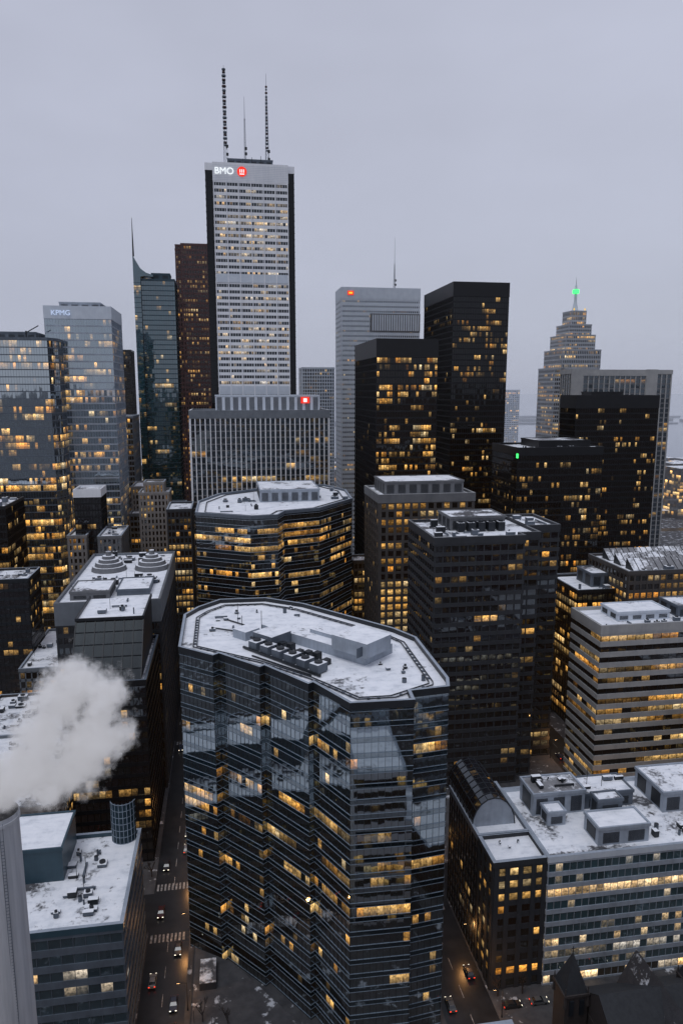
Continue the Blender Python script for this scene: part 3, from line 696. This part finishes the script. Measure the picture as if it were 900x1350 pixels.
XI=[(xs[i][1],xs[i+1][0]) for i in range(len(xs)-1)]; YI=[(ys[i][1],ys[i+1][0]) for i in range(len(ys)-1)]
for a,c in XI:
    for p,q in YI: b.box(a,c,p,q,-.05,.14,0,1)
b.obj('pavement',[M['grey'],SWK])
E=empty('plaza_podium',(5,150,0)); b=MB((5,150,0))
b.prism([(-12,143),(16,128),(24,133),(-2,168),(-12,175)],.1,3.2,0,1); 
for i in range(5):
    x,y=-9+i*4.6,147-i*2.4
    b.box(x,x+2.5,y,y+2,3.2,4.0,2,3)
for i in range(6): b.bar((-11+i*4.2,151-i*2.2,3.2),(-11+i*4.2,151-i*2.2,6.4),.12,0)
q=[(-12,143),(16,128),(24,133)]
for i in range(2): b.bar((*q[i],4.2),(*q[i+1],4.2),.1,2); b.bar((*q[i],3.3),(*q[i+1],3.3),.35,2)
b.bar((-12,143,3.3),(-12,175,3.3),.35,2)
b.box(4,13,137.5,143,3.2,6.0,2,3); b.box(-10,-6,160,168,3.2,5.2,2,3)
b.obj('podium',[M['darkc'],SWK,M['darkc'],M['snow']],E)
# leafless street trees on the plaza and avenues
def bare_tree(x,y,z,h,seed):
    E=empty('bare_tree',(x,y,z)); b=MB((x,y,z)); r=random.Random(seed)
    def grow(p,d,L,w,dep):
        q=p+d*L; b.bar(tuple(p),tuple(q),w,0)
        if dep==0: return
        for k in range(3 if dep>1 else 4):
            nd=(d+Vector((r.uniform(-.7,.7),r.uniform(-.7,.7),r.uniform(-.05,.5)))).normalized()
            grow(p+d*L*r.uniform(.6,1),nd,L*r.uniform(.55,.78),w*.6,dep-1)
    grow(Vector((x,y,z)),Vector((0,0,1)),h*.35,.26,4)
    b.obj('branches',[M['brick']],E)
for i,(x,y,z) in enumerate(((-9,151,3.2),(-3,147.5,3.2),(4.5,135.5,3.2),(12,132.5,3.2),(63.6,150,.14),(63.4,175,.14),(-26.4,210,.14),(-12.7,196,.14),(46.9,160,.14),(70,149.8,.14),(84,149.8,.14))): bare_tree(x,y,z,7.5,i)
# ---------------------------------------------------------------- cars, lamps
CT=emis('tail_light',C(1,.05,.02),2.2); CH=emis('head_light',C(1,.9,.7),2.5); TY=surf('tyre',C(.02,.02,.02)); CG=surf('car_glass',C(.02,.025,.03),rough=.1,spec=.8)
paints=[surf('paint_%s'%n,c,tuple(x*.9 for x in c[:3])+(1,),rough=.3,spec=.7) for n,c in(('black',C(.02,.02,.022)),('white',C(.25,.25,.26)),('silver',C(.09,.095,.1)),('red',C(.06,.009,.009)),('blue',C(.012,.02,.05)),('charcoal',C(.022,.022,.026)))]
def car(x,y,ang,p,name='car'):
    E=empty(name,(x,y,.01)); E.rotation_euler=(0,0,ang)
    b=MB(); L=2.25;W=.92
    prof=[(-L,.35),(L,.35),(L+.03,.6),(L-.1,.78),(1.1,.95),(-1.6,1.0),(-L,.92)]
    def ex(pr,w0,w1,m):
        n=len(pr); zz=[q[1] for q in pr]; lo,hi=min(zz),max(zz); w=lambda z:w0+(w1-w0)*(z-lo)/(hi-lo)
        b.poly([(x_,-w(z_),z_) for x_,z_ in pr],m); b.poly([(x_,w(z_),z_) for x_,z_ in reversed(pr)],m)
        for i in range(n):
            a,c=pr[i],pr[(i+1)%n]; b.poly([(a[0],-w(a[1]),a[1]),(a[0],w(a[1]),a[1]),(c[0],w(c[1]),c[1]),(c[0],-w(c[1]),c[1])],m)
    ex(prof,W,W-.06,0); ex([(-1.75,.96),(1.05,.93),(.35,1.38),(-1.2,1.40)],W-.07,W-.25,1); ex([(-1.2,1.39),(.35,1.37),(.25,1.45),(-1.1,1.46)],W-.24,W-.3,0)
    for sx in(-1.4,1.4):
        for sy in(-1,1):
            A=[(sx+.33*math.cos(i*.5236),.33+.33*math.sin(i*.5236)) for i in range(12)]
            y0,y1=(W*sy-.2*sy,W*sy+.02*sy)
            b.poly([(q[0],y1,q[1]) for q in A],2); b.poly([(q[0],y0,q[1]) for q in reversed(A)],2)
            for i in range(12):
                a,c=A[i],A[(i+1)%12]; b.poly([(a[0],y0,a[1]),(c[0],y0,c[1]),(c[0],y1,c[1]),(a[0],y1,a[1])],2)
    for sy in(-1,1):
        b.box(-L-.04,-L+.02,sy*.7-.18,sy*.7+.18,.68,.86,3); b.box(L-.03,L+.05,sy*.68-.18,sy*.68+.18,.58,.74,4)
    b.obj('car_body',[p,CG,TY,CT,CH],E)
r=random.Random(5)
for y in(152,160,168,178,193,214,222,231,239,250,262,276,292,330,350,372): car(-22.2 if r.random()<.6 else -16.4,y,math.pi/2 if r.random()<.5 else -math.pi/2,r.choice(paints))
for y in(140,149,158,172,210,225,240,270,290): car(r.choice((51,58.8)),y,math.pi/2,r.choice(paints))
for x,k in((66,0),(73,2),(80.5,5),(94,1)): car(x,146.6,0,paints[k],'parked_car')
for x in(-95,-84,-70,-60,-45,-33): car(x,r.choice((190,198)),0,r.choice(paints))
for y in(210,260,282,292,320,335,350,365,385): car(r.choice((133,138.5)),y,math.pi/2,r.choice(paints)); car(-102,y+30,-math.pi/2,r.choice(paints)); car(-107.5,y+22,math.pi/2,r.choice(paints))
LH=emis('lamp_glow',C(1,.6,.25),14)
def lamp(x,y,side,light=True):
    E=empty('street_lamp',(x,y,.14)); b=MB((x,y,.14))
    b.cyl(x,y,.14,7.8,.11,.07,8,0); b.cyl(x,y,.14,.8,.2,.16,8,0); b.bar((x,y,7.7),(x+side*2.2,y,8.1),.1,0); b.box(*sorted((x+side*1.6,x+side*2.5)),y-.18,y+.18,8.02,8.2,0); b.box(*sorted((x+side*1.7,x+side*2.4)),y-.13,y+.13,7.96,8.01,1)
    b.obj('lamp_post',[M['metal_d'],LH],E)
    if light:
        l=bpy.data.lights.new('lamp_light','POINT'); l.energy=1100; l.color=(1,.47,.15); l.shadow_soft_size=.4
        o=bpy.data.objects.new('lamp_light',l); S.collection.objects.link(o); o.parent=E; o.location=(side*2.05,0,7.5)
for y in(158,182,210,240): lamp(-12.9,y,-1)
for y in(144,166,206,): lamp(62.3,y,-1)
for y in(215,260,290,340): lamp(128.8,y,1)
for y in(320,350,380,430): lamp(-98.3,y,-1)
lamp(75,185,1,False)
# ---------------------------------------------------------------- surroundings beyond and behind the viewpoint
sts=[ST(4,2.6,1.4,.15,.5,.2,'g_dark','g_dark','brick','brick'),ST(4,2.6,1.4,.15,.6,.2,'g_yel','g_dark','grey','grey'),ST(4,2.,1.2,.15,.2,.2,'g_pale','g_pale','metal_l','metal_l'),ST(3.8,2.4,1.8,.2,.8,.2,'g_dark','g_dark','white','white')]
for nm,(a,c,p,q),z,k in(('lowrise_office_block',(-10,16,80,112),30,1),('white_lowrise_office',(30,44,72,98),47,3),('white_lowrise_office',(44.1,56,78,96),30,3),('lowrise_office_block',(66,110,80,104),16,0),('lowrise_office_block',(-10,46,20,56),60,2),('lowrise_office_block',(64,120,10,56),40,2),('lowrise_office_block',(-96,-30,0,56),55,1),('office_tower',(-90,-30,-80,-30),130,0),('office_tower',(-10,44,-90,-40),170,3),('office_tower',(66,126,-80,-20),120,2),('office_tower',(146,216,20,90),90,1),('lowrise_office_block',(146,216,100,160),35,1)):
    tower(nm,rect(a,c,p,q),z,sts[k],roof='snow_full')
b=MB(); r=random.Random(12)
for k in range(800):
    x=r.uniform(-900,1900); y=r.uniform(760,1420); w,d_=r.uniform(12,50),r.uniform(12,38); h=r.choice((8,10,14,18,25,40,60)) if y<1050 else r.choice((6,8,10,14,20))
    if 480<x<1300 and y>850: h=min(h,10)
    n=max(1,int(w/4)); f_=max(1,int(h/4))
    for (p,q,nn) in(((x,y),(x+w,y),n),((x,y+d_),(x,y),max(1,int(d_/4))),((x+w,y),(x+w,y+d_),max(1,int(d_/4)))):
        b.poly([(*p,0),(*q,0),(*q,h),(*p,h)],0,[(k*7,0),(k*7+nn,0),(k*7+nn,f_),(k*7,f_)])
    b.poly([(x,y,h),(x+w,y,h),(x+w,y+d_,h),(x,y+d_,h)],1)
b.obj('distant_city_blocks',[glass('distant_windows',C(.07,.075,.085),1.5,.25,1.4),M['snow']])
# ---------------------------------------------------------------- haze
m,g,out=newmat('haze'); vs=g.n('ShaderNodeVolumePrincipled',{'Color':C(.93,.96,1),'Density':.00017,'Anisotropy':.0,'Emission Color':C(.75,.8,1),'Emission Strength':.000035}); g.nt.links.new(vs.outputs[0],out.inputs[1])  # slight emission added to keep the far air luminous
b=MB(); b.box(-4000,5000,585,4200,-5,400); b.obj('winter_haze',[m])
# ---------------------------------------------------------------- world, sun, camera
w=bpy.data.worlds.new('World'); S.world=w; w.use_nodes=True; nt=w.node_tree; nt.nodes.clear(); g=G(nt); out=g.n('ShaderNodeOutputWorld')
sky=g.n('ShaderNodeTexSky',sky_type='NISHITA',sun_disc=False,sun_elevation=math.radians(12),sun_rotation=math.radians(230))
hs=g.n('ShaderNodeHueSaturation',{'Saturation':.25,'Color':sky.outputs[0]})
bg1=g.n('ShaderNodeBackground',{'Color':hs.outputs[0],'Strength':.02})
dirn=g.n('ShaderNodeTexCoord').outputs['Generated']; z=g.n('ShaderNodeSeparateXYZ',{0:dirn}).outputs[2]
cl=g.noise(g.v('MULTIPLY',dirn,(1,1,2.6)),1.6,4,.55)
col=g.ramp(z,[(0,C(.335,.36,.455)),(.12,C(.37,.392,.492)),(.4,C(.42,.442,.548)),(1,C(.455,.482,.59))])
bg2=g.n('ShaderNodeBackground',{'Color':col,'Strength':g.rng(cl,.3,.7,.90,1.08)})
ad=g.n('ShaderNodeAddShader',{0:bg1.outputs[0],1:bg2.outputs[0]}); nt.links.new(ad.outputs[0],out.inputs[0])
l=bpy.data.lights.new('sun','SUN'); l.energy=.72; l.angle=math.radians(25); l.color=(.95,.97,1.0)
o=bpy.data.objects.new('sun',l); S.collection.objects.link(o); o.rotation_euler=(math.radians(22),0,math.radians(-40))
cam=bpy.data.cameras.new('camera'); cam.sensor_fit='VERTICAL'; cam.sensor_height=36; cam.lens=25.33; cam.clip_end=60000; cam.clip_start=.5
o=bpy.data.objects.new('camera',cam); S.collection.objects.link(o); o.location=(0,0,150); o.rotation_euler=(math.radians(90-9.56),0,math.radians(-9.07)); S.camera=o
S.view_settings.view_transform='Standard'; S.view_settings.look='None'; S.view_settings.exposure=0
